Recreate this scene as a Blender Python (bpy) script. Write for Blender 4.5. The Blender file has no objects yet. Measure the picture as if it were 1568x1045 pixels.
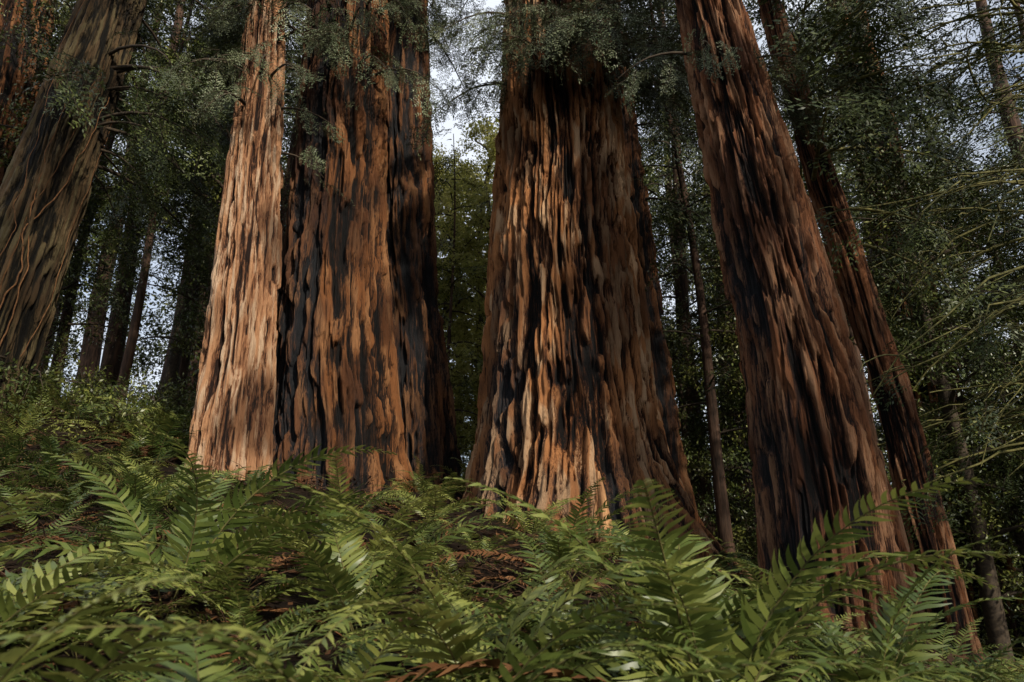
import bpy, math, numpy as np
from mathutils import Matrix, Vector
rng = np.random.default_rng(7)
scene = bpy.context.scene
# ------------------------------------------------------------------ noise
_perm = np.random.default_rng(1).permutation(256)
_g = np.random.default_rng(2).normal(size=(256,3)); _g /= np.linalg.norm(_g,axis=1)[:,None]
def perlin(x,y,z):
    x,y,z = np.broadcast_arrays(np.asarray(x,float),np.asarray(y,float),np.asarray(z,float))
    xi=np.floor(x).astype(int); yi=np.floor(y).astype(int); zi=np.floor(z).astype(int)
    xf=x-xi; yf=y-yi; zf=z-zi
    f=lambda t:t*t*t*(t*(t*6-15)+10)
    u,v,w=f(xf),f(yf),f(zf)
    out=0
    for dx in (0,1):
        for dy in (0,1):
            for dz in (0,1):
                h=_perm[(_perm[(_perm[(xi+dx)&255]+yi+dy)&255]+zi+dz)&255]
                g=_g[h]
                d=g[...,0]*(xf-dx)+g[...,1]*(yf-dy)+g[...,2]*(zf-dz)
                out=out+d*(u if dx else 1-u)*(v if dy else 1-v)*(w if dz else 1-w)
    return out*1.6
def sstep(a,b,x):
    t=np.clip((x-a)/(b-a),0,1); return t*t*(3-2*t)
# ------------------------------------------------------------------ ground height
def gh(x,y):
    x=np.asarray(x,float); y=np.asarray(y,float)
    h=.19*np.clip(y,0,13)+.10*np.clip(y-13,0,30)+.05*np.clip(y,-20,0)
    s=np.clip(y/8,0,1.5)
    h=h-.12*np.clip(x,-25,25)*s-.20*np.clip(x-1.2,0,5)*np.clip(y/6,0,1.3)+.2
    h=h+.10*perlin(x*.5,y*.5,.3)+.04*perlin(x*1.7,y*1.7,5.3)
    return h
# ------------------------------------------------------------------ mesh helpers
def mk_mesh(name, V, Q, mat=None, smooth=False, attrs=None):
    V=np.asarray(V,np.float32); Q=np.asarray(Q,np.int32)
    me=bpy.data.meshes.new(name)
    me.vertices.add(len(V)); me.vertices.foreach_set("co",V.ravel())
    k=Q.shape[1]
    me.loops.add(Q.size); me.loops.foreach_set("vertex_index",Q.ravel())
    me.polygons.add(len(Q)); me.polygons.foreach_set("loop_start",np.arange(0,Q.size,k,dtype=np.int32))
    me.update(calc_edges=True)
    if smooth: me.polygons.foreach_set("use_smooth",np.ones(len(Q),bool))
    if attrs:
        for n,a in attrs.items():
            at=me.attributes.new(n,'FLOAT','POINT'); at.data.foreach_set("value",np.asarray(a,np.float32).ravel())
    if mat: me.materials.append(mat)
    me.validate()
    return me
def obj(name, me, parent=None, link=True):
    o=bpy.data.objects.new(name,me)
    if link: scene.collection.objects.link(o)
    if parent is not None:
        o.parent=parent; o.matrix_parent_inverse=Matrix.Translation(-parent.location)
    return o
def empty(name, loc):
    e=bpy.data.objects.new(name,None); e.location=loc; e.empty_display_size=.3
    scene.collection.objects.link(e); return e
def tubes(lines, sides=5):
    Vs=[];Qs=[];off=0
    ang=np.arange(sides)*2*np.pi/sides
    for P,R in lines:
        P=np.asarray(P,float); R=np.asarray(R,float); n=len(P)
        T=np.gradient(P,axis=0); T/=np.linalg.norm(T,axis=1)[:,None]+1e-9
        ref=np.array([0,0,1.]) if abs(T[:,2]).mean()<.8 else np.array([1.,0,0])
        A=np.cross(T,ref); A/=np.linalg.norm(A,axis=1)[:,None]+1e-9
        B=np.cross(T,A)
        ring=P[:,None]+R[:,None,None]*(np.cos(ang)[None,:,None]*A[:,None]+np.sin(ang)[None,:,None]*B[:,None])
        Vs.append(ring.reshape(-1,3))
        i=np.arange(n-1)[:,None]; j=np.arange(sides)[None]
        j2=(j+1)%sides
        q=np.stack([i*sides+j,i*sides+j2,(i+1)*sides+j2,(i+1)*sides+j],-1).reshape(-1,4)+off
        Qs.append(q); off+=n*sides
    return np.concatenate(Vs),np.concatenate(Qs)
def leafquads(b,d,s,L,W,mid=.45):
    L=np.asarray(L)[:,None];W=np.asarray(W)[:,None]
    V=np.stack([b,b+d*L*mid+s*W/2,b+d*L,b+d*L*mid-s*W/2],1).reshape(-1,3)
    Q=np.arange(len(V)).reshape(-1,4)
    return V,Q
def unit(a): return a/(np.linalg.norm(a,axis=-1,keepdims=True)+1e-9)
# ------------------------------------------------------------------ materials
def newmat(name):
    m=bpy.data.materials.new(name); m.use_nodes=True
    nt=m.node_tree; nt.nodes.clear()
    out=nt.nodes.new("ShaderNodeOutputMaterial")
    return m,nt,out
def N(nt,t,**kw):
    n=nt.nodes.new(t)
    for k,v in kw.items(): setattr(n,k,v)
    return n
def ramp(nt,stops):
    r=nt.nodes.new("ShaderNodeValToRGB"); e=r.color_ramp.elements
    while len(e)<len(stops): e.new(.5)
    for i,(p,c) in enumerate(stops):
        e[i].position=p; e[i].color=(*c,1)
    return r
def mix(nt,a,b,f,mode='MIX'):
    m=N(nt,"ShaderNodeMix",data_type='RGBA',blend_type=mode)
    for s,v in ((6,a),(7,b),(0,f)):
        if isinstance(v,(tuple,list)): m.inputs[s].default_value=(*v,1)
        elif isinstance(v,(int,float)): m.inputs[s].default_value=v
        else: nt.links.new(v,m.inputs[s])
    return m.outputs[2]
def math_(nt,op,a,b,c=None):
    m=N(nt,"ShaderNodeMath",operation=op)
    for i,v in enumerate((a,b,c)):
        if v is None: continue
        if isinstance(v,(int,float)): m.inputs[i].default_value=v
        else: nt.links.new(v,m.inputs[i])
    return m.outputs[0]
def leafmat(name,c1,c2,c3,rough=.45,trans=.3,spec=.5):
    m,nt,out=newmat(name); L=nt.links
    oi=N(nt,"ShaderNodeAttribute",attribute_name="rnd"); ge=N(nt,"ShaderNodeNewGeometry")
    f=math_(nt,'MULTIPLY_ADD',oi.outputs['Fac'],.6,math_(nt,'MULTIPLY',ge.outputs['Random Per Island'],.4))
    r=ramp(nt,[(0.05,c1),(.5,c2),(.95,c3)]); L.new(f,r.inputs[0])
    p=N(nt,"ShaderNodeBsdfPrincipled"); L.new(r.outputs[0],p.inputs['Base Color'])
    p.inputs['Roughness'].default_value=rough; p.inputs['Specular IOR Level'].default_value=spec
    if trans>0:
        t=N(nt,"ShaderNodeBsdfTranslucent")
        hs=N(nt,"ShaderNodeHueSaturation"); hs.inputs['Value'].default_value=1.6; hs.inputs['Hue'].default_value=.48; L.new(r.outputs[0],hs.inputs['Color'])
        L.new(hs.outputs[0],t.inputs[0])
        ms=N(nt,"ShaderNodeMixShader"); ms.inputs[0].default_value=trans
        L.new(p.outputs[0],ms.inputs[1]); L.new(t.outputs[0],ms.inputs[2]); L.new(ms.outputs[0],out.inputs[0])
    else: L.new(p.outputs[0],out.inputs[0])
    return m
def barkmat(name,furrow,mid,ridge,pale,palea=.5,char_shade_col=(.05,.055,.065),vs=1.):
    m,nt,out=newmat(name); L=nt.links
    tc=N(nt,"ShaderNodeTexCoord")
    mp=N(nt,"ShaderNodeMapping"); mp.inputs['Scale'].default_value=(1,1,.075); L.new(tc.outputs['Object'],mp.inputs[0])
    n=N(nt,"ShaderNodeTexNoise"); n.inputs['Scale'].default_value=40*vs; n.inputs['Detail'].default_value=4; n.inputs['Roughness'].default_value=.8; n.inputs['Distortion'].default_value=.2; L.new(mp.outputs[0],n.inputs[0])
    fine=n.outputs[0]
    A=lambda s:N(nt,"ShaderNodeAttribute",attribute_name=s).outputs['Fac']
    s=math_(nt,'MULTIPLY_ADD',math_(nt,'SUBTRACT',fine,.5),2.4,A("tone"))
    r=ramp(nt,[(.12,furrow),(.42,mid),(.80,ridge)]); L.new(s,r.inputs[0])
    hi=N(nt,"ShaderNodeMapRange"); L.new(s,hi.inputs[0]); hi.inputs[1].default_value=.42; hi.inputs[2].default_value=.9
    c=mix(nt,r.outputs[0],pale,math_(nt,'MULTIPLY',math_(nt,'MULTIPLY',hi.outputs[0],A("plate")),palea))
    vr=ramp(nt,[(.0,(.38,.35,.33)),(1.,(1.,1.,1.))]); L.new(A("big"),vr.inputs[0])
    c=mix(nt,c,vr.outputs[0],1.0,'MULTIPLY')
    burnt_shade=mix(nt,c,char_shade_col,.7); fr=ramp(nt,[(.3,(.06,.06,.06)),(.75,(.7,.7,.7))]); L.new(fine,fr.inputs[0])  # one dark colour shared by charred bark and painted shade
    burnt_shade=mix(nt,burnt_shade,fr.outputs[0],1.,'MULTIPLY')
    c=mix(nt,c,burnt_shade,math_(nt,'MULTIPLY',A("char"),math_(nt,'SUBTRACT',1.1,math_(nt,'MULTIPLY',hi.outputs[0],.6))))
    p=N(nt,"ShaderNodeBsdfPrincipled"); L.new(c,p.inputs['Base Color']); p.inputs['Roughness'].default_value=.75; p.inputs['Specular IOR Level'].default_value=.22
    b=N(nt,"ShaderNodeBump"); b.inputs['Strength'].default_value=1.; b.inputs['Distance'].default_value=.075
    L.new(fine,b.inputs['Height']); L.new(b.outputs[0],p.inputs['Normal'])
    L.new(p.outputs[0],out.inputs[0])
    return m
def simplemat(name,c1,c2,scale=8,rough=.85,zs=1.,spec=.3,bump=True):
    m,nt,out=newmat(name); L=nt.links
    tc=N(nt,"ShaderNodeTexCoord"); mp=N(nt,"ShaderNodeMapping"); mp.inputs['Scale'].default_value=(1,1,zs); L.new(tc.outputs['Object'],mp.inputs[0])
    n=N(nt,"ShaderNodeTexNoise"); n.inputs['Scale'].default_value=scale; n.inputs['Detail'].default_value=3; n.inputs['Roughness'].default_value=.7; L.new(mp.outputs[0],n.inputs[0])
    r=ramp(nt,[(.35,c1),(.65,c2)]); L.new(n.outputs[0],r.inputs[0])
    p=N(nt,"ShaderNodeBsdfPrincipled"); L.new(r.outputs[0],p.inputs['Base Color']); p.inputs['Roughness'].default_value=rough; p.inputs['Specular IOR Level'].default_value=spec
    if bump:
        b=N(nt,"ShaderNodeBump"); b.inputs['Strength'].default_value=.8; b.inputs['Distance'].default_value=.04; L.new(n.outputs[0],b.inputs['Height']); L.new(b.outputs[0],p.inputs['Normal'])
    L.new(p.outputs[0],out.inputs[0]); return m
M_fern=leafmat("fern_green",(.022,.042,.010),(.080,.112,.022),(.26,.27,.065),rough=.42,trans=.22,spec=.5)
M_fernold=leafmat("fern_dead",(.05,.020,.007),(.12,.05,.018),(.20,.10,.04),rough=.7,trans=0,spec=.2)
M_stem=simplemat("fern_stem",(.05,.05,.015),(.12,.10,.03),20,bump=False)
M_needle=leafmat("redwood_needles",(.05,.068,.028),(.10,.125,.058),(.22,.24,.13),rough=.5,trans=0,spec=.4)
M_needled=leafmat("conifer_needles_dark",(.020,.032,.010),(.045,.062,.015),(.11,.13,.030),rough=.5,trans=0,spec=.35)
M_broad=leafmat("tanoak_leaves",(.026,.040,.009),(.070,.092,.018),(.19,.195,.040),rough=.42,trans=0,spec=.5)
M_yel=leafmat("maple_leaves",(.16,.18,.04),(.28,.29,.07),(.42,.40,.13),rough=.5,trans=.5,spec=.3)
M_twig=simplemat("twig_bark",(.025,.018,.012),(.07,.05,.03),15,bump=False)
M_moss=simplemat("mossy_branch",(.05,.05,.016),(.20,.18,.055),12,bump=False)
M_litter=leafmat("leaf_litter",(.018,.010,.006),(.055,.024,.010),(.15,.07,.028),rough=.75,trans=.0,spec=.2)
M_soil=simplemat("forest_soil",(.006,.005,.004),(.022,.014,.009),5,1.,spec=.05)
M_vine=simplemat("vine_bark",(.10,.045,.018),(.26,.125,.05),10,bump=False)
M_twiglit=simplemat("fallen_twigs",(.03,.018,.01),(.10,.05,.025),10,bump=False)
M_wood=simplemat("splintered_wood",(.16,.07,.025),(.50,.27,.12),18,.75,.1)
M_bgbark=simplemat("distant_bark",(.018,.012,.008),(.10,.055,.034),9,.9,.15)
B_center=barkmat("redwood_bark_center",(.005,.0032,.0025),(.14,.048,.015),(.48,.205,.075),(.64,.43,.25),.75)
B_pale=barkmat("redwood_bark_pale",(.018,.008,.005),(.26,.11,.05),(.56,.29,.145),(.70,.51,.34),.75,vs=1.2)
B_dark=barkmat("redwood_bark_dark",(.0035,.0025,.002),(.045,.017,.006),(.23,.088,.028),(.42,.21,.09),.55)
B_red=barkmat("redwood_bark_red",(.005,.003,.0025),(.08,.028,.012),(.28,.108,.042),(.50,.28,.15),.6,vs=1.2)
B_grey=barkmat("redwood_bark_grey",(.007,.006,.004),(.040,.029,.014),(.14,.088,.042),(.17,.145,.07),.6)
# ------------------------------------------------------------------ trunks
def trunk(name, ax, mat, nseg, dz, zfine, parent, seed=0., amp=1., butt=.2, freq=1., char_shade_spots=(), char_shade_base=.0, ztop=24, cov=0.):
    ax=np.array(ax,float)
    z0=ax[0,0]
    zs=np.concatenate([np.arange(z0,zfine,dz),np.arange(zfine,ztop,.25)])
    lz=ax[-1,0]; sl=(ax[-1]-ax[-2])/(ax[-1,0]-ax[-2,0])
    ext=ax[-1]+sl*(ztop+1-lz); ext[3]=max(ax[-1,3]*.7,.08); ax=np.vstack([ax,ext])
    X=np.interp(zs,ax[:,0],ax[:,1]);Y=np.interp(zs,ax[:,0],ax[:,2]);R=np.interp(zs,ax[:,0],ax[:,3])
    k=np.ones(31)/31
    def sm(a): return np.convolve(np.pad(a,15,mode='edge'),k,'valid')
    X,Y,R=sm(X),sm(Y),sm(R)
    th=np.arange(nseg)*2*np.pi/nseg
    TH,Z=np.meshgrid(th,zs); RR=R[:,None]+0*TH
    s=seed*17.3
    c1,s1=np.cos(TH),np.sin(TH)
    rc=R[zs<zfine].mean()
    cx,cy=c1*rc,s1*rc
    hz=Z-z0
    lob=perlin(c1*1.7+s,s1*1.7,Z*.12+s)*(.07+butt*np.exp(-hz/1.6)*1.8)+perlin(c1*3.5+s,s1*3.5+2,Z*.18)*(.03+butt*.6*np.exp(-hz/1.2))
    j1=perlin(cx*9+s,cy*9,Z*2.0); j2_=perlin(cx*9,cy*9+s,Z*2.0+4)
    wx=cx*freq+.12*perlin(cx*.9+s,cy*.9,Z*.40)+.010*j1
    wy=cy*freq+.12*perlin(cx*.9,cy*.9+s,Z*.40+7)+.010*j2_
    A=perlin(wx*7.4+s,wy*7.4,Z*.40+s)
    Bn=perlin(wx*15+s,wy*15+3,Z*.70)
    C=perlin(wx*28,wy*28+s,Z*1.0)
    K=perlin(wx*8+9,wy*8+s,Z*2.0+3); K2=perlin(wx*17,wy*17+s+5,Z*3.6+3)
    a=sstep(-.13,.0,A+cov+.40*K+.16*Bn+.12*C); b=sstep(-.09,.02,Bn+.5*cov+.36*K2+.14*K+.16*C)
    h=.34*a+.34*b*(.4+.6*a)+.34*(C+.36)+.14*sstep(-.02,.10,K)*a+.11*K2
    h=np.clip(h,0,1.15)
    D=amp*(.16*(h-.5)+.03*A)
    Rf=RR*(1+lob)+D
    V=np.stack([X[:,None]+c1*Rf,Y[:,None]+s1*Rf,Z],-1).reshape(-1,3)
    char=np.zeros_like(TH)  # charred bark, plus shade painted into the bark of some trunks
    for (a0,zc,aw,zw,st) in char_shade_spots:
        da=(TH-math.radians(a0)+np.pi)%(2*np.pi)-np.pi
        char=np.maximum(char,st*sstep(.15,.6,np.exp(-(da/math.radians(aw))**2-((Z-zc)/zw)**2)+.3*K+.25*Bn+.15*C))
    char=np.maximum(char,char_shade_base*sstep(.1,.5,perlin(c1*1.5+s,s1*1.5,Z*.3+s)+.6*np.exp(-hz/1.2)-.1+.3*K+.15*K2+.2*C))
    m2=perlin(wx*20+4,wy*20+s,Z*1.2+2); P1=perlin(wx*9+21,wy*9+s,Z*.9+8); P2=perlin(wx*3+1,wy*3+s,Z*1.0+18)
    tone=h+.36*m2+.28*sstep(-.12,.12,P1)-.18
    plate=sstep(-.05,.25,perlin(wx*12+31,wy*12+s,Z*1.3+8)+.5*P2)
    big=sstep(-.45,.15,perlin(cx*1.1+s,cy*1.1,Z*.8+5)+.3*P2+cov*.6)
    i=np.arange(len(zs)-1)[:,None]; j=np.arange(nseg)[None]; j2=(j+1)%nseg
    Q=np.stack([i*nseg+j,i*nseg+j2,(i+1)*nseg+j2,(i+1)*nseg+j],-1).reshape(-1,4)
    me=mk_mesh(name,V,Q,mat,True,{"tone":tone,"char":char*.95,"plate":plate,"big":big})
    return obj("trunk",me,parent)
# ------------------------------------------------------------------ foliage source meshes
def src_collection(name): return bpy.data.collections.new(name)
def add_src(coll,name,meshes):
    V=[];Q=[];mi=[];off=0;mats=[]
    for v,q,m in meshes:
        V.append(v);Q.append(q+off);off+=len(v)
        if m not in mats: mats.append(m)
        mi.append(np.full(len(q),mats.index(m)))
    me=mk_mesh(name,np.concatenate(V),np.concatenate(Q))
    for m in mats: me.materials.append(m)
    mi=np.concatenate(mi).astype(np.int32)
    if len(mi)==len(me.polygons): me.polygons.foreach_set("material_index",mi)
    o=bpy.data.objects.new(name,me); coll.objects.link(o); return o
def conifer_spray(L=.9,ntw=13,tl=.30,nn=9,nl=.028,nw=.009,seed=0,mat=None,twigs=True):
    r=np.random.default_rng(seed)
    t=np.linspace(0,1,6); curve=lambda t:np.stack([L*t,.06*L*np.sin(t*3+seed),-.22*L*t**2],-1)
    lines=[(curve(t),.006*(1-t)+.0015)]
    B=[];D=[];S=[]
    for k in range(ntw):
        for sd in (-1,1):
            tt=(k+.5+r.uniform(-.3,.3))/ntw
            b=curve(np.array([tt]))[0]
            ln=tl*(.35+.65*math.sin(math.pi*min(1,tt*.85+.12)))*r.uniform(.65,1.15)
            an=math.radians(r.uniform(38,62))*sd
            d=np.array([math.cos(an),math.sin(an),r.uniform(-.5,.12)]); d/=np.linalg.norm(d)
            q=np.linspace(0,1,3)[:,None]; P=b+d*q*ln+np.array([0,0,-1])*q**2*ln*.2
            if twigs: lines.append((P,np.linspace(.003,.001,3)))
            m=max(3,int(nn*ln/tl))
            for u in (np.arange(m)+.5)/m:
                pb=b+d*u*ln+np.array([0,0,-1])*u*u*ln*.2
                for s2 in (-1,1):
                    side=np.cross(d,[0,0,1.]); side/=np.linalg.norm(side)
                    dd=d*.75+side*s2*.8+r.normal(size=3)*.18
                    B.append(pb);D.append(dd);S.append(np.cross(dd,[0,0,1.])+r.normal(size=3)*.35)
    B=np.array(B);D=unit(np.array(D));S=unit(np.array(S))
    V,Q=leafquads(B,D,S,nl*r.uniform(.7,1.3,len(B)),nw*r.uniform(.8,1.2,len(B)))
    tv,tq=tubes(lines,3)
    return [(V,Q,mat),(tv,tq,M_twig)]
def leaf_clump(n=110,rad=(.45,.45,.32),ll=.085,lw=.036,seed=0,mat=None):
    r=np.random.default_rng(seed)
    c=unit(r.normal(size=(9,3)))*r.uniform(.2,1,(9,1))*np.array(rad)
    lines=[]
    for q in c: lines.append((np.linspace([0,0,-.15],q,3)+np.array([[0,0,0],[0,0,.03],[0,0,0]]),np.linspace(.006,.002,3)))
    B=c[r.integers(0,9,n)]*r.uniform(.5,1.1,(n,1))+r.normal(size=(n,3))*.085*(rad[0]/.45)
    D=unit(r.normal(size=(n,3))*.8+B*1.6+np.array([0,0,-.25])); S=unit(np.cross(D,np.array([0,0,1.])+r.normal(size=(n,3))*.5))
    V,Q=leafquads(B,D,S,ll*r.uniform(.6,1.3,n),lw*r.uniform(.7,1.2,n))
    tv,tq=tubes(lines,3)
    return [(V,Q,mat),(tv,tq,M_twig)]
def frond(r,L,az,el0,bend,n=30,pl=.14,pw=.022,roll=0.):
    ns=14; t=np.linspace(0,1,ns)
    el=el0-bend*t**1.3
    dx=np.cos(el);dz=np.sin(el)
    x=np.concatenate([[0],np.cumsum((dx[1:]+dx[:-1])/2)])*L/(ns-1)
    z=np.concatenate([[0],np.cumsum((dz[1:]+dz[:-1])/2)])*L/(ns-1)
    sw=r.uniform(-.12,.12)*L*t**2
    P=np.stack([x,sw,z],-1)
    T=unit(np.gradient(P,axis=0)); Sd=np.array([0,1.,0]); 
    U=unit(np.cross(T,np.broadcast_to(Sd,T.shape)))*-1.0
    U=np.where(U[:,2:3]<0,-U,U)
    Vs=[];Qs=[]
    tk=np.linspace(.12,.985,n)
    for sd in (-1,1):
        tt=np.clip(tk+r.uniform(-.004,.004,n),0,1)
        b=np.stack([np.interp(tt,t,P[:,k]) for k in range(3)],-1)
        tg=unit(np.stack([np.interp(tt,t,T[:,k]) for k in range(3)],-1))
        up=unit(np.stack([np.interp(tt,t,U[:,k]) for k in range(3)],-1))
        prof=np.minimum(1,(tt-.03)/.22)**.8*np.clip((1.02-tt)/.72,0,1)**.75
        l=L*pl*prof*r.uniform(.85,1.08,n)+.006
        side=sd*np.cross(up,tg)
        lift=r.uniform(.0,.30,n)[:,None]
        ang=np.radians(r.uniform(12,26,n))[:,None]+tt[:,None]*.35
        d=unit(side*np.cos(ang)+tg*np.sin(ang)+up*lift)
        w=L*pw*(.5+.6*prof)
        wv=unit(tg+up*r.uniform(-.35,.35,n)[:,None])
        l_=l[:,None];w_=w[:,None]
        dr=-up*l_*.22
        p0=b; p1=b+d*l_*.38+up*l_*.02; p2=b+d*l_*.75+dr*.5+tg*l_*.03; p3=b+d*l_+dr+tg*l_*.12
        v=np.stack([p0-wv*w_*.38,p0+wv*w_*.48,p1-wv*w_*.46,p1+wv*w_*.46,p2-wv*w_*.3,p2+wv*w_*.3,p3-wv*w_*.03,p3+wv*w_*.03],1).reshape(-1,3)
        base=np.arange(n)[:,None]*8
        q=np.concatenate([base+np.array([[0,1,3,2]]),base+np.array([[2,3,5,4]]),base+np.array([[4,5,7,6]])])
        Vs.append(v);Qs.append(q)
    V=np.concatenate(Vs);Q=np.concatenate([Qs[0],Qs[1]+len(Vs[0])])
    tv,tq=tubes([(P,np.linspace(.0045,.001,ns)*L)],4)
    ca,sa=math.cos(az),math.sin(az)
    Rz=np.array([[ca,-sa,0],[sa,ca,0],[0,0,1.]])
    cr,sr=math.cos(roll),math.sin(roll); Rx=np.array([[1,0,0],[0,cr,-sr],[0,sr,cr]])
    Mx=(Rz@Rx).T
    return V@Mx,Q,tv@Mx,tq
def fern_plant(seed,nf=15,L=(.7,1.05),dead=2,n=26,el=(42,78)):
    r=np.random.default_rng(seed); out=[]
    for k in range(nf+dead):
        az=2*math.pi*k*.618+r.uniform(-.3,.3)
        isd=k>=nf
        l=r.uniform(*L); e=math.radians(r.uniform(*el) if not isd else r.uniform(15,50)); bend=math.radians(r.uniform(60,120)) if not isd else math.radians(80)
        V,Q,tv,tq=frond(r,l,az,e,bend,n=n,roll=r.uniform(-.35,.35))
        o=np.array([math.cos(az),math.sin(az),0])*.03
        out.append((V+o,Q,M_fernold if isd else M_fern)); out.append((tv+o,tq,M_fernold if isd else M_stem))
    return out
C_fern=src_collection("fern_sources")
for k in range(6): add_src(C_fern,"fern_source_%d"%k,fern_plant(20+k,nf=[9,11,8,12,10,7][k],L=[(.7,1.05),(.8,1.15),(.85,1.25),(.7,1.),(.8,1.2),(.6,.9)][k],dead=[2,1,3,2,1,2][k],n=[26,28,30,26,28,24][k],el=(40,74)))
C_red=src_collection("redwood_spray_sources")
for k in range(4): add_src(C_red,"redwood_spray_%d"%k,conifer_spray(L=[.8,1.,.7,.9][k],seed=k+3,mat=M_needle,ntw=9,tl=.28,nn=6,nl=.055,nw=.024))
C_con=src_collection("conifer_spray_sources")
for k in range(4): add_src(C_con,"conifer_spray_%d"%k,conifer_spray(L=[1.,1.2,.8,1.1][k],ntw=8,tl=.38,nn=5,nl=.085,nw=.036,seed=k+30,mat=M_needled,twigs=False))
C_brd=src_collection("broadleaf_sources")
for k in range(4): add_src(C_brd,"broadleaf_clump_%d"%k,leaf_clump(seed=k+60,mat=M_broad))
C_far=src_collection("far_foliage_sources")
for k in range(4): add_src(C_far,"far_foliage_%d"%k,leaf_clump(n=170,rad=(1.1,1.1,.7),ll=.20,lw=.10,seed=k+160,mat=M_broad))
C_yel=src_collection("maple_sources")
for k in range(3): add_src(C_yel,"maple_clump_%d"%k,leaf_clump(n=90,seed=k+80,mat=M_yel,ll=.10,lw=.06))
C_lit=src_collection("litter_sources")
for k in range(3):
    r=np.random.default_rng(k+100); n=60
    B=np.stack([r.normal(size=n)*.22,r.normal(size=n)*.22,r.uniform(.005,.05,n)],-1)
    D=unit(np.stack([r.normal(size=n),r.normal(size=n),r.uniform(-.2,.5,n)],-1)); S=unit(np.cross(D,np.array([0,0,1.])+r.normal(size=(n,3))*.4))
    V,Q=leafquads(B,D,S,r.uniform(.04,.11,n),r.uniform(.012,.035,n))
    ln=[]
    for q in range(4):
        a=r.uniform(0,6.28);p=np.array([r.normal()*.2,r.normal()*.2,.03]);d=np.array([math.cos(a),math.sin(a),r.uniform(0,.5)])*.3
        ln.append((np.array([p,p+d*.5+[0,0,.02],p+d]),np.array([.005,.004,.002])))
    tv,tq=tubes(ln,3)
    add_src(C_lit,"litter_patch_%d"%k,[(V,Q,M_litter),(tv,tq,M_twiglit)])
# ------------------------------------------------------------------ GN scatter
_groups={}
def group_for(coll):
    if coll.name in _groups: return _groups[coll.name]
    ng=bpy.data.node_groups.new("scatter_"+coll.name,"GeometryNodeTree")
    ng.interface.new_socket(name="Geometry",in_out='INPUT',socket_type='NodeSocketGeometry')
    ng.interface.new_socket(name="Geometry",in_out='OUTPUT',socket_type='NodeSocketGeometry')
    gi=ng.nodes.new("NodeGroupInput");go=ng.nodes.new("NodeGroupOutput")
    ci=ng.nodes.new("GeometryNodeCollectionInfo"); ci.inputs['Collection'].default_value=coll
    ci.inputs['Separate Children'].default_value=True; ci.inputs['Reset Children'].default_value=True
    ip=ng.nodes.new("GeometryNodeInstanceOnPoints"); ip.inputs['Pick Instance'].default_value=True
    def at(n,t):
        a=ng.nodes.new("GeometryNodeInputNamedAttribute"); a.data_type=t; a.inputs['Name'].default_value=n; return a.outputs[0]
    L=ng.links
    L.new(gi.outputs[0],ip.inputs['Points']); L.new(ci.outputs[0],ip.inputs['Instance'])
    L.new(at("idx",'INT'),ip.inputs['Instance Index']); L.new(at("rot",'FLOAT_VECTOR'),ip.inputs['Rotation']); L.new(at("scl",'FLOAT_VECTOR'),ip.inputs['Scale'])
    ri=ng.nodes.new("GeometryNodeRealizeInstances")
    L.new(ip.outputs[0],ri.inputs[0]); L.new(ri.outputs[0],go.inputs[0]); _groups[coll.name]=ng; return ng
def scatter(name,P,rot,scl,coll,parent=None,idx=None):
    P=np.asarray(P,np.float32);n=len(P)
    me=bpy.data.meshes.new(name); me.vertices.add(n); me.vertices.foreach_set("co",P.ravel())
    a=me.attributes.new("rot",'FLOAT_VECTOR','POINT'); a.data.foreach_set("vector",np.asarray(rot,np.float32).ravel())
    scl=np.asarray(scl,np.float32); 
    if scl.ndim==1: scl=np.repeat(scl[:,None],3,1)
    a=me.attributes.new("scl",'FLOAT_VECTOR','POINT'); a.data.foreach_set("vector",scl.ravel())
    if idx is None: idx=rng.integers(0,len(coll.objects),n)
    a=me.attributes.new("idx",'INT','POINT'); a.data.foreach_set("value",np.asarray(idx,np.int32))
    a=me.attributes.new("rnd",'FLOAT','POINT'); a.data.foreach_set("value",rng.random(n).astype(np.float32))
    o=obj(name,me,parent); md=o.modifiers.new("scatter",'NODES'); md.node_group=group_for(coll); return o
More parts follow.
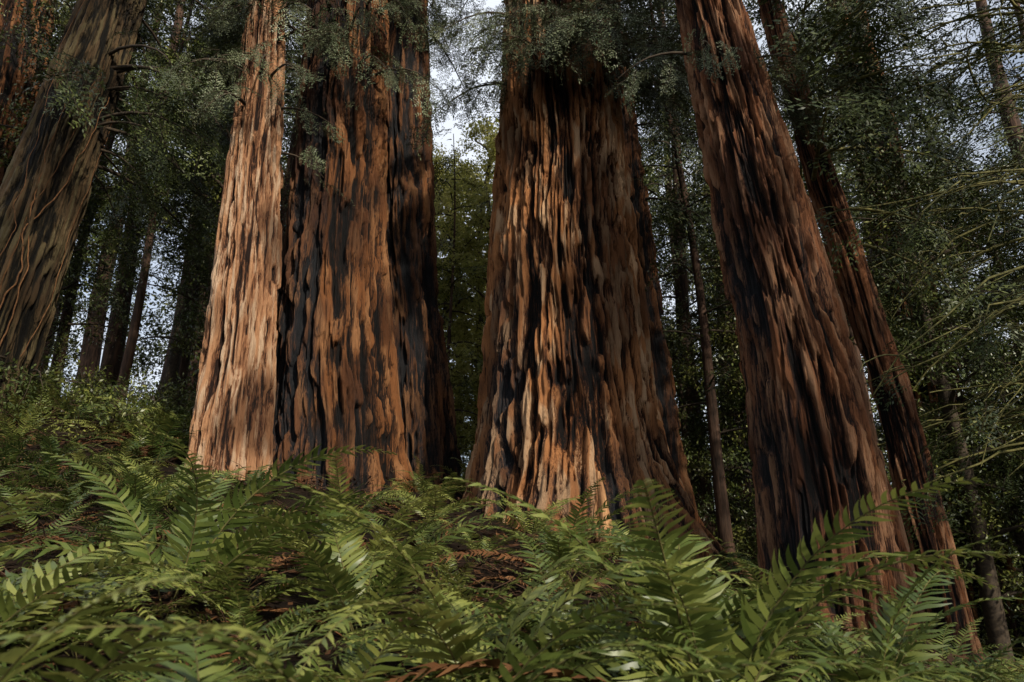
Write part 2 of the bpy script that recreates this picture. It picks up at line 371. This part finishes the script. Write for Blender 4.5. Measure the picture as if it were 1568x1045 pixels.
# ------------------------------------------------------------------ crown builders
def branch_line(p0,az,ln,up,droop,r,n=6,wig=.12):
    t=np.linspace(0,1,n)
    d=np.array([math.cos(az),math.sin(az)])
    w=np.cumsum(r.normal(size=(n,2))*wig*ln/n,axis=0)*(t[:,None])
    x=p0[0]+d[0]*ln*t+w[:,0]; y=p0[1]+d[1]*ln*t+w[:,1]; z=p0[2]+ln*(up*t-droop*t**2)
    return np.stack([x,y,z],-1)
def conifer(name,x,y,H,r0,Rmax,z0,nb,coll,per=9,seed=0,sc=1.,lean=(0,0),barkm=None,branchmat=None,dens_pow=.6,azlim=None,start=.15):
    r=np.random.default_rng(seed+500); g=float(gh(x,y)); e=empty(name,(x,y,g))
    zs=np.linspace(-.4,H,14); P=np.stack([x+lean[0]*zs+.1*np.sin(zs*.5+seed),y+lean[1]*zs,g+zs],-1)
    R=r0*(1-.85*np.clip(zs/H,0,1))*(1+.5*np.exp(-np.clip(zs,0,9)/.5))
    V,Q=tubes([(P,R)],12); obj("trunk",mk_mesh("trunk",V,Q,barkm or M_bgbark,True),e)
    lines=[];pp=[];rr=[];ss=[]
    for k in range(nb):
        z=z0+(H-z0)*(k+r.uniform(0,1))/nb
        az=k*2.4+r.uniform(-.4,.4) if azlim is None else r.uniform(*azlim)
        ln=Rmax*max(.12,(1-(z/H)**2)**dens_pow)*r.uniform(.55,1.1)
        b=np.array([x+lean[0]*z,y+lean[1]*z,g+z])
        L_=branch_line(b,az,ln,r.uniform(.0,.35),r.uniform(.25,.7),r)
        lines.append((L_,np.linspace(.03,.006,6)*(.6+ln/5)))
        m=max(2,int(per*ln/Rmax))
        tt=start+(1-start)*r.uniform(0,1,m)**.8
        c=np.stack([np.interp(tt,np.linspace(0,1,6),L_[:,q]) for q in range(3)],-1)+r.normal(size=(m,3))*.12
        pp.append(c)
        rr.append(np.stack([r.uniform(-.7,.7,m),r.uniform(0,.9,m),az+r.choice([-1,1],m)*r.uniform(.1,1.1,m)],-1))
        ss.append(r.uniform(.7,1.3,m)*sc)
    V,Q=tubes(lines,4); obj("branches",mk_mesh("branches",V,Q,branchmat or M_twig,True),e)
    scatter("foliage",np.concatenate(pp),np.concatenate(rr),np.concatenate(ss),coll,e)
    return e
def broadtree(name,x,y,H,r0,Rc,zc0,ncl,coll,seed=0,sc=1.,lean=(0,0)):
    r=np.random.default_rng(seed+900); g=float(gh(x,y)); e=empty(name,(x,y,g))
    zs=np.linspace(-.3,H*.85,12)
    cx=x+lean[0]*zs+.25*np.sin(zs*.6+seed)*np.clip(zs/H,0,1); cy=y+lean[1]*zs+.2*np.cos(zs*.5+seed)*np.clip(zs/H,0,1)
    lines=[(np.stack([cx,cy,g+zs],-1),r0*(1-.8*np.clip(zs/H,0,1)))]
    pp=[]
    nlimb=max(14,int(H*1.7))
    for k in range(nlimb):
        z=zc0+(H*.85-zc0)*(k+.5)/nlimb; az=k*2.4+r.uniform(-.5,.5)
        b=np.array([np.interp(z,zs,cx),np.interp(z,zs,cy),g+z])
        ln=Rc*r.uniform(.6,1.1)*math.sin(math.pi*(.25+.65*(k+.5)/nlimb))
        L_=branch_line(b,az,ln,r.uniform(.2,.8),r.uniform(.0,.4),r,wig=.5)
        lines.append((L_,np.linspace(r0*.35,.01,6)))
        m=ncl//nlimb
        tt=r.uniform(.25,1.08,m); c=np.stack([np.interp(tt,np.linspace(0,1,6),L_[:,q]) for q in range(3)],-1)+r.normal(size=(m,3))*np.array([.38,.38,.3])*sc
        pp.append(c)
    V,Q=tubes(lines,6); obj("trunk",mk_mesh("trunk",V,Q,M_twig,True),e)
    P=np.concatenate(pp);n=len(P)
    scatter("foliage",P,np.stack([r.uniform(-.5,.5,n),r.uniform(-.5,.5,n),r.uniform(0,6.28,n)],-1),r.uniform(.6,1.25,n)*sc,coll,e)
    return e
# ------------------------------------------------------------------ ground
gx=np.concatenate([np.linspace(-400,-30,25),np.linspace(-29,29,240),np.linspace(30,400,25)]); gy=np.concatenate([np.linspace(-300,-12,20),np.linspace(-11,50,250),np.linspace(52,500,30)])
GX,GY=np.meshgrid(gx,gy); GZ=gh(GX,GY)
i=np.arange(len(gy)-1)[:,None];j=np.arange(len(gx)-1)[None];w=len(gx)
Q=np.stack([i*w+j,i*w+j+1,(i+1)*w+j+1,(i+1)*w+j],-1).reshape(-1,4)
obj("ground",mk_mesh("ground",np.stack([GX,GY,GZ],-1).reshape(-1,3),Q,M_soil,True))
# ------------------------------------------------------------------ hero redwoods
def hanging(e,specs,coll=C_red,seed=0,bm=None,droop=(.4,.9),per=14,sc=(.7,1.2)):
    r=np.random.default_rng(seed+1500); lines=[];pp=[];rr=[];ss=[]
    for (x,y,z,az,ln) in specs:
        L_=branch_line(np.array([x,y,z]),az,ln,r.uniform(.05,.3),r.uniform(*droop),r,n=8)
        lines.append((L_,np.linspace(.035,.006,8)*(.5+ln/4)))
        m=max(3,int(per*ln/2))
        tt=.2+.8*r.uniform(0,1,m)**.8
        c=np.stack([np.interp(tt,np.linspace(0,1,8),L_[:,q]) for q in range(3)],-1)+r.normal(size=(m,3))*.1
        pp.append(c); rr.append(np.stack([r.uniform(-.9,.9,m),r.uniform(.2,1.2,m),az+r.choice([-1,1],m)*r.uniform(.1,1.2,m)],-1)); ss.append(r.uniform(*sc,m))
    V,Q=tubes(lines,5); obj("branches",mk_mesh("branches",V,Q,bm or M_twig,True),e)
    scatter("foliage",np.concatenate(pp),np.concatenate(rr),np.concatenate(ss),coll,e)
def rb(x,y,z0,z1,rad,n,azr,ln,seed):
    r=np.random.default_rng(seed+77); o=[]
    for k in range(n):
        az=math.radians(r.uniform(*azr)); o.append((x+rad*math.cos(az)*.9,y+rad*math.sin(az)*.9,r.uniform(z0,z1),az,r.uniform(*ln)))
    return o
def topcrown(e,x,y,seed,z0=15,n=26,R=(2,4.2)):  # crowns above the frame, added to cut overhead light
    hanging(e,rb(x,y,z0,23.5,.4,n,(0,360),R,seed),coll=C_far,seed=seed,per=2.6,sc=(.6,.95),droop=(.1,.4))
T=lambda x,y:(x,y,float(gh(x,y)))
e1=empty("redwood_tree",T(-4.1,10))
trunk("trunk_pale",[(1.9,-4.08,10,.68),(2.7,-4.12,10,.52),(6.1,-4.24,10,.45),(11.35,-4.50,10,.29)],B_pale,340,.022,12.5,e1,1.1,.6,.15,1.35,cov=.16)
hanging(e1,rb(-4.4,10,7.5,11.5,.3,14,(170,400),(.5,1.4),1)+rb(-4.4,10,13,17,.3,8,(30,200),(1.2,2.6),1),seed=1,per=12,sc=(.4,.8))
e2=empty("redwood_tree",T(-2.95,11))
trunk("trunk_dark",[(2.0,-2.85,11,1.20),(2.9,-2.88,11,1.02),(6.55,-3.10,11,.82),(12.3,-3.30,11,.72)],B_dark,600,.021,13.,e2,2.3,1.,.16,1.,char_shade_spots=[(225,6,40,9,1.),(262,2.6,30,1.0,.9)],char_shade_base=.4)  # tall left-hand spot is painted shade, darkening that side of the trunk
hanging(e2,rb(-3.3,11,10.0,11.8,.75,18,(215,340),(.8,1.8),2)+rb(-3.3,11,13,18,.75,6,(30,170),(1.2,3.),2),seed=2,per=18,sc=(.45,.9))
topcrown(e2,-3.6,11,31)
e2b=empty("redwood_tree",T(-1.9,13))
trunk("trunk_back",[(2.4,-1.86,13,.95),(3.5,-1.9,13,.75),(7.47,-2.37,13,.70),(14.3,-2.8,13,.70)],B_dark,320,.035,15.5,e2b,3.7,.9,.15,1.,char_shade_base=1.,char_shade_spots=[(250,6,70,14,.8)])  # whole front darkened in colour to pass for shade
hanging(e2b,rb(-2.8,13,14,22,.7,8,(30,170),(1.2,2.5),3),seed=3)
e3=empty("redwood_tree",T(1,11))
trunk("trunk_center",[(1.2,1.05,11,2.3),(2.1,1.02,11,1.82),(2.9,.97,11,1.52),(3.9,.95,11,1.33),(6.55,.93,11,1.17),(10.7,.88,11,.98),(12.3,.85,11,.92)],B_center,940,.019,13.,e3,4.9,1.15,.2,.95,
  char_shade_spots=[(210,3.4,20,2.4,1.),(262,2.1,26,.5,.8),(300,2.4,20,.7,.8)],char_shade_base=.2,cov=.05)
hanging(e3,rb(.9,11,9.8,11.6,.9,28,(200,350),(.8,2.),4)+rb(.9,11,9.4,12.,.9,9,(-60,0),(.9,1.8),14)+rb(.9,11,14,19,.9,8,(20,160),(2,4),5),seed=4,per=20,sc=(.45,1.0))
topcrown(e3,.8,11,32,n=20)
e3b=empty("redwood_tree",T(2.75,13.2))
trunk("trunk_slender",[(1.6,2.75,13.2,.7),(3.4,2.72,13.2,.52),(12.2,2.3,13.2,.38)],B_dark,220,.035,15,e3b,5.5,.9,.15,1.,char_shade_base=1.,char_shade_spots=[(270,6,90,14,.7)])  # shadow on this trunk is painted as dark bark over its front
hanging(e3b,rb(2.4,13.2,8.5,18,.4,18,(-60,50),(1,2.3),6),seed=6,coll=C_con)
e4=empty("redwood_tree",T(3.6,8))
trunk("trunk_right",[(-.2,3.66,8,.86),(.77,3.61,8,.70),(3.45,3.51,8,.58),(6.12,3.24,8,.50),(9.38,2.89,8,.37)],B_red,500,.018,10.5,e4,6.1,.85,.16,1.25,char_shade_spots=[(195,2.2,35,3.5,.85)],char_shade_base=.15,cov=.06)  # left-hand spot is painted shade on the side away from the sun
hanging(e4,rb(2.9,8,7.2,10,.35,12,(150,400),(.5,1.3),7)+rb(2.9,8,11,14,.35,6,(0,360),(1,2.4),7),seed=7,sc=(.35,.7))
topcrown(e4,2.4,8,33,z0=14,n=18,R=(1.5,3))
e5=empty("redwood_tree",T(5.35,9))
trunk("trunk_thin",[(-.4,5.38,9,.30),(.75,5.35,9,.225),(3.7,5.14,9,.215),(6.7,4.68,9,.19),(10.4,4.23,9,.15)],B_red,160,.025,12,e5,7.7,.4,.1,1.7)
hanging(e5,rb(4.5,9,5.5,12,.15,26,(-120,80),(1,2.6),8),seed=8,bm=M_moss,per=7,coll=C_con,droop=(.1,.6))
e0=empty("redwood_tree",T(-9,11))
trunk("trunk_leaning",[(2.8,-9.1,11,.85),(3.8,-8.95,11,.72),(6.04,-8.68,11,.64),(12.3,-8.05,11,.50)],B_grey,320,.03,14,e0,8.3,.6,.15,1.1,cov=.08)
r=np.random.default_rng(5); vl=[]
for k in range(6):
    zz=np.linspace(r.uniform(3,5),r.uniform(9,13),90); a0=r.uniform(3.6,6.1); tw=r.uniform(-.14,.2)
    a=a0+tw*(zz-3)+.35*np.array(perlin(zz*.5,k*3.1,.5))+.16*perlin(zz*1.8,k*3.1,.5)+.05*perlin(zz*5,k*3.1,.5)
    xx=np.interp(zz,[3.8,6.04,12.3,14],[-8.95,-8.68,-8.05,-7.88]); ra=np.interp(zz,[3,3.8,6.04,12.3],[.85,.74,.67,.53])+.03
    vl.append((np.stack([xx+np.cos(a)*ra,11+np.sin(a)*ra,zz],-1),r.uniform(.007,.017)*np.linspace(1,.4,90)))
V,Q=tubes(vl,6); obj("climbing_vines",mk_mesh("climbing_vines",V,Q,M_vine,True),e0)
hanging(e0,rb(-8.2,11,8.5,14,.5,20,(-60,90),(1.,3),9)+rb(-8.2,11,4,7.5,.6,5,(200,330),(.3,.9),9),seed=9,coll=C_con,sc=(.5,1.))
topcrown(e0,-7.8,11,34)
e00=empty("redwood_tree",T(-13,15))
trunk("trunk_far_left",[(3.5,-13,15,1.0),(5,-13,15,.85),(16,-13.4,15,.65)],B_dark,200,.05,17,e00,9.1,.8,.15,char_shade_base=.5)
hanging(e00,rb(-13.2,15,9,18,.6,20,(0,360),(1.5,3),10),seed=10,coll=C_con)
e6=empty("redwood_tree",T(9.2,14.5))
trunk("trunk_far_right",[(.0,9.25,14.5,.75),(3.4,9.2,14.5,.52),(10.6,9.0,14.5,.42)],B_dark,180,.05,14,e6,10.1,.8,.15,char_shade_base=1.)  # full dark cover is painted shade so the trunk looks less lit
hanging(e6,rb(9.1,14.5,3,15,.5,46,(180,360),(1.,3.),11),seed=11,coll=C_con)
# ------------------------------------------------------------------ background forest
bg=[(-16,21,26,.45,4),(-12.3,20,24,.3,3.4),(-10.2,24,28,.5,4),(-8.3,19,22,.22,2.6),(-7.4,25,28,.4,3.5),(-13.8,27,30,.5,4),(-19,26,28,.5,4.5),(-6.2,29,30,.45,3.5),
    (4.6,17,22,.25,3),(6.6,20,26,.4,3.6),(2.6,23,26,.35,3.),(10.2,17,24,.4,4),(12.5,21,28,.5,4.5),(9,25,28,.5,4),(5,28,30,.4,4),(15.5,18,26,.45,4.5),(1.2,30,30,.4,3.5),(13,14,18,.25,3.6)]
for k,(x,y,H,r0,R) in enumerate(bg):
    conifer("shade_conifer_tree",x,y,H,r0,R,2.5 if x>0 else 6.0,55,C_con,per=6.5,seed=k,sc=1.3,lean=(rng.uniform(-.01,.01),0))
for k,(x,y,H,r0,R,z0,l) in enumerate([(4.1,13.2,15,.13,1.8,2.5,-.05),(6.6,12.4,14,.10,1.8,2.,-.03),(-8.6,14.5,16,.11,1.5,3,.01),(-6.1,16.5,17,.12,1.6,3,.0),(-11.8,17,17,.15,1.6,3,.02),(-9.9,20,19,.16,1.6,3,.0),(-1.4,15.3,9,.06,1.2,1.5,-.02)]):
    conifer("sapling_tree",x,y,H,r0,R,z0,26,C_con,per=3.5,seed=300+k,sc=.75,lean=(l,0),start=.35)
k=0
for x in np.arange(-36,37,4.6):
    if -8<x<-2: continue
    y=36+rng.uniform(-3,8); k+=1
    conifer("shade_conifer_tree",x+rng.uniform(-1,1),y,rng.uniform(26,36),.5,4.2,1.5 if x>0 else 3.0,52,C_far,per=4.2 if x>0 else 3.8,seed=60+k,sc=1.15)
ul=[(-11.5,15.5,6.5,2.2,C_brd,.8),(-7,15,5.5,2.0,C_brd,.8),(-14.5,18,9,2.6,C_brd,2),(-5.8,19,11,2.4,C_brd,3),(-9,17.5,13,2.2,C_brd,5.0),(-6.6,14.3,12.5,1.8,C_brd,5.),(-10.8,14.5,13,2.2,C_brd,5),
    (-1.0,18.5,13,1.9,C_yel,.8),(-2.6,21,13.0,2.3,C_yel,.8),(-3.4,26,15,3,C_yel,.8),(-1.9,17,6.5,1.6,C_yel,.8),(-2.0,25,15,2.8,C_yel,.8),(-.6,16,9,1.3,C_yel,.8),
    (3.9,15.5,6,1.8,C_brd,.8),(5.6,15,6.5,1.8,C_brd,.8),(7.,16.5,13,2.2,C_brd,.8),(9.6,13.3,5.5,2,C_brd,.8),(11.5,15,13,2.5,C_brd,.8),(3.6,17.5,14,1.6,C_brd,5),(5.2,14,12.5,1.5,C_brd,3.8),(8.2,12.5,11,1.6,C_brd,.8),(11,11.5,12,2.2,C_brd,.8)]
for k,(x,y,H,R,c,zc) in enumerate(ul):
    broadtree("maple_tree" if c is C_yel else "tanoak_tree",x,y,H,.10+.006*H,R,zc,int(60+(14 if c is C_yel else 14)*H),c,seed=k,sc=1.05,lean=(rng.uniform(-.03,.03),0))
for k,(x,y,H,r0,R,z0) in enumerate([(12.5,-4,24,.5,3.4,9),(-9,-4,22,.5,3.5,8),(13.5,8,18,.35,3.2,3),(-6.8,3.2,22,.4,3.6,10),(8.2,3.2,22,.35,3,14),(1.5,-4.5,26,.5,4,17),(-3.5,-6,26,.5,4,12)]):  # unseen conifers around the camera, added to dim and dapple the light
    conifer("shade_conifer_tree",x,y,H,r0,R,z0,34,C_far,per=2.8,seed=200+k,sc=.75)
# young conifer on the right with bare mossy limbs
e=empty("mossy_conifer_tree",T(8.2,8.2)); g=float(gh(8.2,8.2))
zs=np.linspace(-.3,16,16); V,Q=tubes([(np.stack([8.2-.03*zs,8.2+0*zs,g+zs],-1),.2*(1-zs/20))],10); obj("trunk",mk_mesh("trunk",V,Q,M_bgbark,True),e)
r=np.random.default_rng(44); lines=[];pp=[];rr=[];ss=[]
for k in range(100):
    z=r.uniform(2.5,13); az=math.radians(r.uniform(120,260)); ln=r.uniform(1.6,4.2)
    L_=branch_line(np.array([8.2-.03*z,8.2,g+z]),az,ln,r.uniform(.1,.6),r.uniform(.3,.9),r,n=10,wig=.5)
    lines.append((L_,np.linspace(.026,.007,10)))
    for q in range(4):
        i0=r.integers(3,9); a2=az+r.choice([-1,1])*r.uniform(.4,1.1); s_=branch_line(L_[i0],a2,r.uniform(.4,1.1),.1,.5,r,n=5,wig=.6); lines.append((s_,np.linspace(.011,.004,5)))
        if r.random()<.85:
            pp.append(s_[-1]); rr.append([r.uniform(-.6,.6),r.uniform(.1,.9),a2]); ss.append(r.uniform(.4,.8))
V,Q=tubes(lines,4); obj("branches",mk_mesh("branches",V,Q,M_moss,True),e)
scatter("foliage",pp,rr,ss,C_con,e)
# ------------------------------------------------------------------ undergrowth
def inside_trunk(x,y):
    for (tx,ty,tr) in ((-4.1,10,.8),(-2.9,11,1.4),(-1.9,13,.95),(1,11,2.0),(3.6,8,1.1),(5.35,9,.5),(-9,11,.8),(8.9,14.5,.9),(2.75,13.2,.8)):
        if (x-tx)**2+(y-ty)**2<tr*tr: return True
    return False
P=[];R=[];S=[]
r=np.random.default_rng(12); tries=0; pts=[]
while tries<9000 and len(pts)<270:
    tries+=1
    y=r.uniform(1.5,15); x=r.uniform(-1,1)*(y*.95+1.2)
    if inside_trunk(x,y) or y<2.1: continue
    if 1.6<x<3.0 and y>6 and r.random()<.8: continue
    if y>9 and x>-1 and r.random()<.5: continue
    if x>-.8 and x<2.6 and 8.3<y<11: continue
    if -4.8<x<-1.5 and 8.6<y<10.5: continue
    md=.54 if y<5 else .76
    if any((x-a)**2+(y-b)**2<md*md for a,b in pts): continue
    pts.append((x,y))
    s=r.uniform(.7,1.4)
    if y>4.5 and x>-5: s=min(s,1.15)*.88
    if x>2.2 and 3.5<y<8: s*=.85
    P.append((x,y,float(gh(x,y))-.02)); R.append((r.uniform(-.15,.15),r.uniform(-.15,.15),r.uniform(0,6.28))); S.append(s)
scatter("fern_undergrowth",P,R,S,C_fern)
for k,(x,y,s) in enumerate([(-.6,1.5,1.3),(.35,1.55,1.25),(1.15,1.75,1.25),(-1.45,1.9,1.4),(1.9,2.3,1.1),(-2.0,4.3,1.6),(-.1,3.2,1.35),(.8,3.1,1.6),(-1.2,5.6,1.25),(-3.6,6.8,1.1),(.4,5.8,1.15),(-2.4,3.0,1.4),(-.9,4.4,1.3),(2.7,2.9,1.2),(1.7,3.6,1.2)]):
    ms=fern_plant(300+k,nf=9,L=(.85,1.15),dead=1,n=34,el=(50,88))
    c=bpy.data.collections.new("tmp"); o=add_src(c,"sword_fern",ms); c.objects.unlink(o); bpy.data.collections.remove(c)
    nv=len(o.data.vertices); at=o.data.attributes.new("rnd",'FLOAT','POINT'); at.data.foreach_set("value",np.full(nv,[.5,.85,.65,.95,.4][k%5],np.float32))
    scene.collection.objects.link(o); o.location=(x,y,float(gh(x,y))); o.scale=(s,s,s)
r=np.random.default_rng(13); P=[];R=[];S=[]
for k in range(900):
    y=r.uniform(10,19); x=r.uniform(-1,1)*(y*.95)
    if inside_trunk(x,y): continue
    if x>-5 and y<13: continue
    P.append((x,y,float(gh(x,y))+r.uniform(.05,1.0))); R.append((r.uniform(-.5,.5),r.uniform(-.5,.5),r.uniform(0,6.28))); S.append(r.uniform(.6,1.2))
scatter("shrub_undergrowth",P,R,S,C_brd)
r=np.random.default_rng(14); n=800
y=r.uniform(1,16,n); x=r.uniform(-1,1,n)*(y*.9+1)
scatter("leaf_litter",np.stack([x,y,gh(x,y)+.01],-1),np.stack([r.uniform(-.2,.2,n),r.uniform(-.2,.2,n),r.uniform(0,6.28,n)],-1),r.uniform(.8,1.5,n),C_lit)
lines=[]
zz=np.linspace(0,1,9)
for k,(ox,h,w) in enumerate([(0,.95,.075),(.07,.72,.05),(-.05,.6,.04)]):
    lines.append((np.stack([ox+.03*np.sin(zz*4+k),.01*k+0*zz,zz*h],-1),w*(1-.75*zz**3)))
V,Q=tubes(lines,5); o=obj("splintered_wood_stake",mk_mesh("splintered_wood_stake",V,Q,M_wood)); o.location=(1.1,8.6,float(gh(1.1,8.6))-.05)
# ------------------------------------------------------------------ camera, light
cam=bpy.data.cameras.new("camera"); co=bpy.data.objects.new("camera",cam); scene.collection.objects.link(co)
co.location=(0,0,1.5); co.rotation_euler=(math.radians(90+18),0,0); cam.lens=24; cam.sensor_width=36; cam.clip_end=2000; cam.clip_start=.05
cam.dof.use_dof=True; cam.dof.focus_distance=10; cam.dof.aperture_fstop=3.2
scene.camera=co
d=Vector((.60,-.84,.64)).normalized()
sun=bpy.data.lights.new("sun",'SUN'); sun.energy=5.; sun.angle=math.radians(1.5); sun.color=(1,.91,.77)
so=bpy.data.objects.new("sun",sun); scene.collection.objects.link(so); so.rotation_euler=d.to_track_quat('Z','Y').to_euler()
w=bpy.data.worlds.new("World"); scene.world=w; w.use_nodes=True; nt=w.node_tree
sk=nt.nodes.new("ShaderNodeTexSky"); sk.sky_type='NISHITA'; sk.sun_disc=False; sk.sun_elevation=math.asin(d.z); sk.sun_rotation=math.atan2(d.x,d.y); sk.dust_density=3; sk.air_density=1.
tc=nt.nodes.new("ShaderNodeTexCoord"); nn=nt.nodes.new("ShaderNodeTexNoise"); nn.inputs['Scale'].default_value=2.2; nn.inputs['Detail'].default_value=6
nt.links.new(tc.outputs['Generated'],nn.inputs[0])
cr=ramp(nt,[(.38,(.3,.3,.3)),(.56,(1,1,1))]); nt.links.new(nn.outputs[0],cr.inputs[0])
c=mix(nt,sk.outputs[0],(6.2,6.6,7.3),cr.outputs[0])
nt.links.new(c,nt.nodes['Background'].inputs[0]); nt.nodes['Background'].inputs[1].default_value=.15
scene.view_settings.view_transform='Standard'; scene.view_settings.look='None'; scene.view_settings.exposure=0
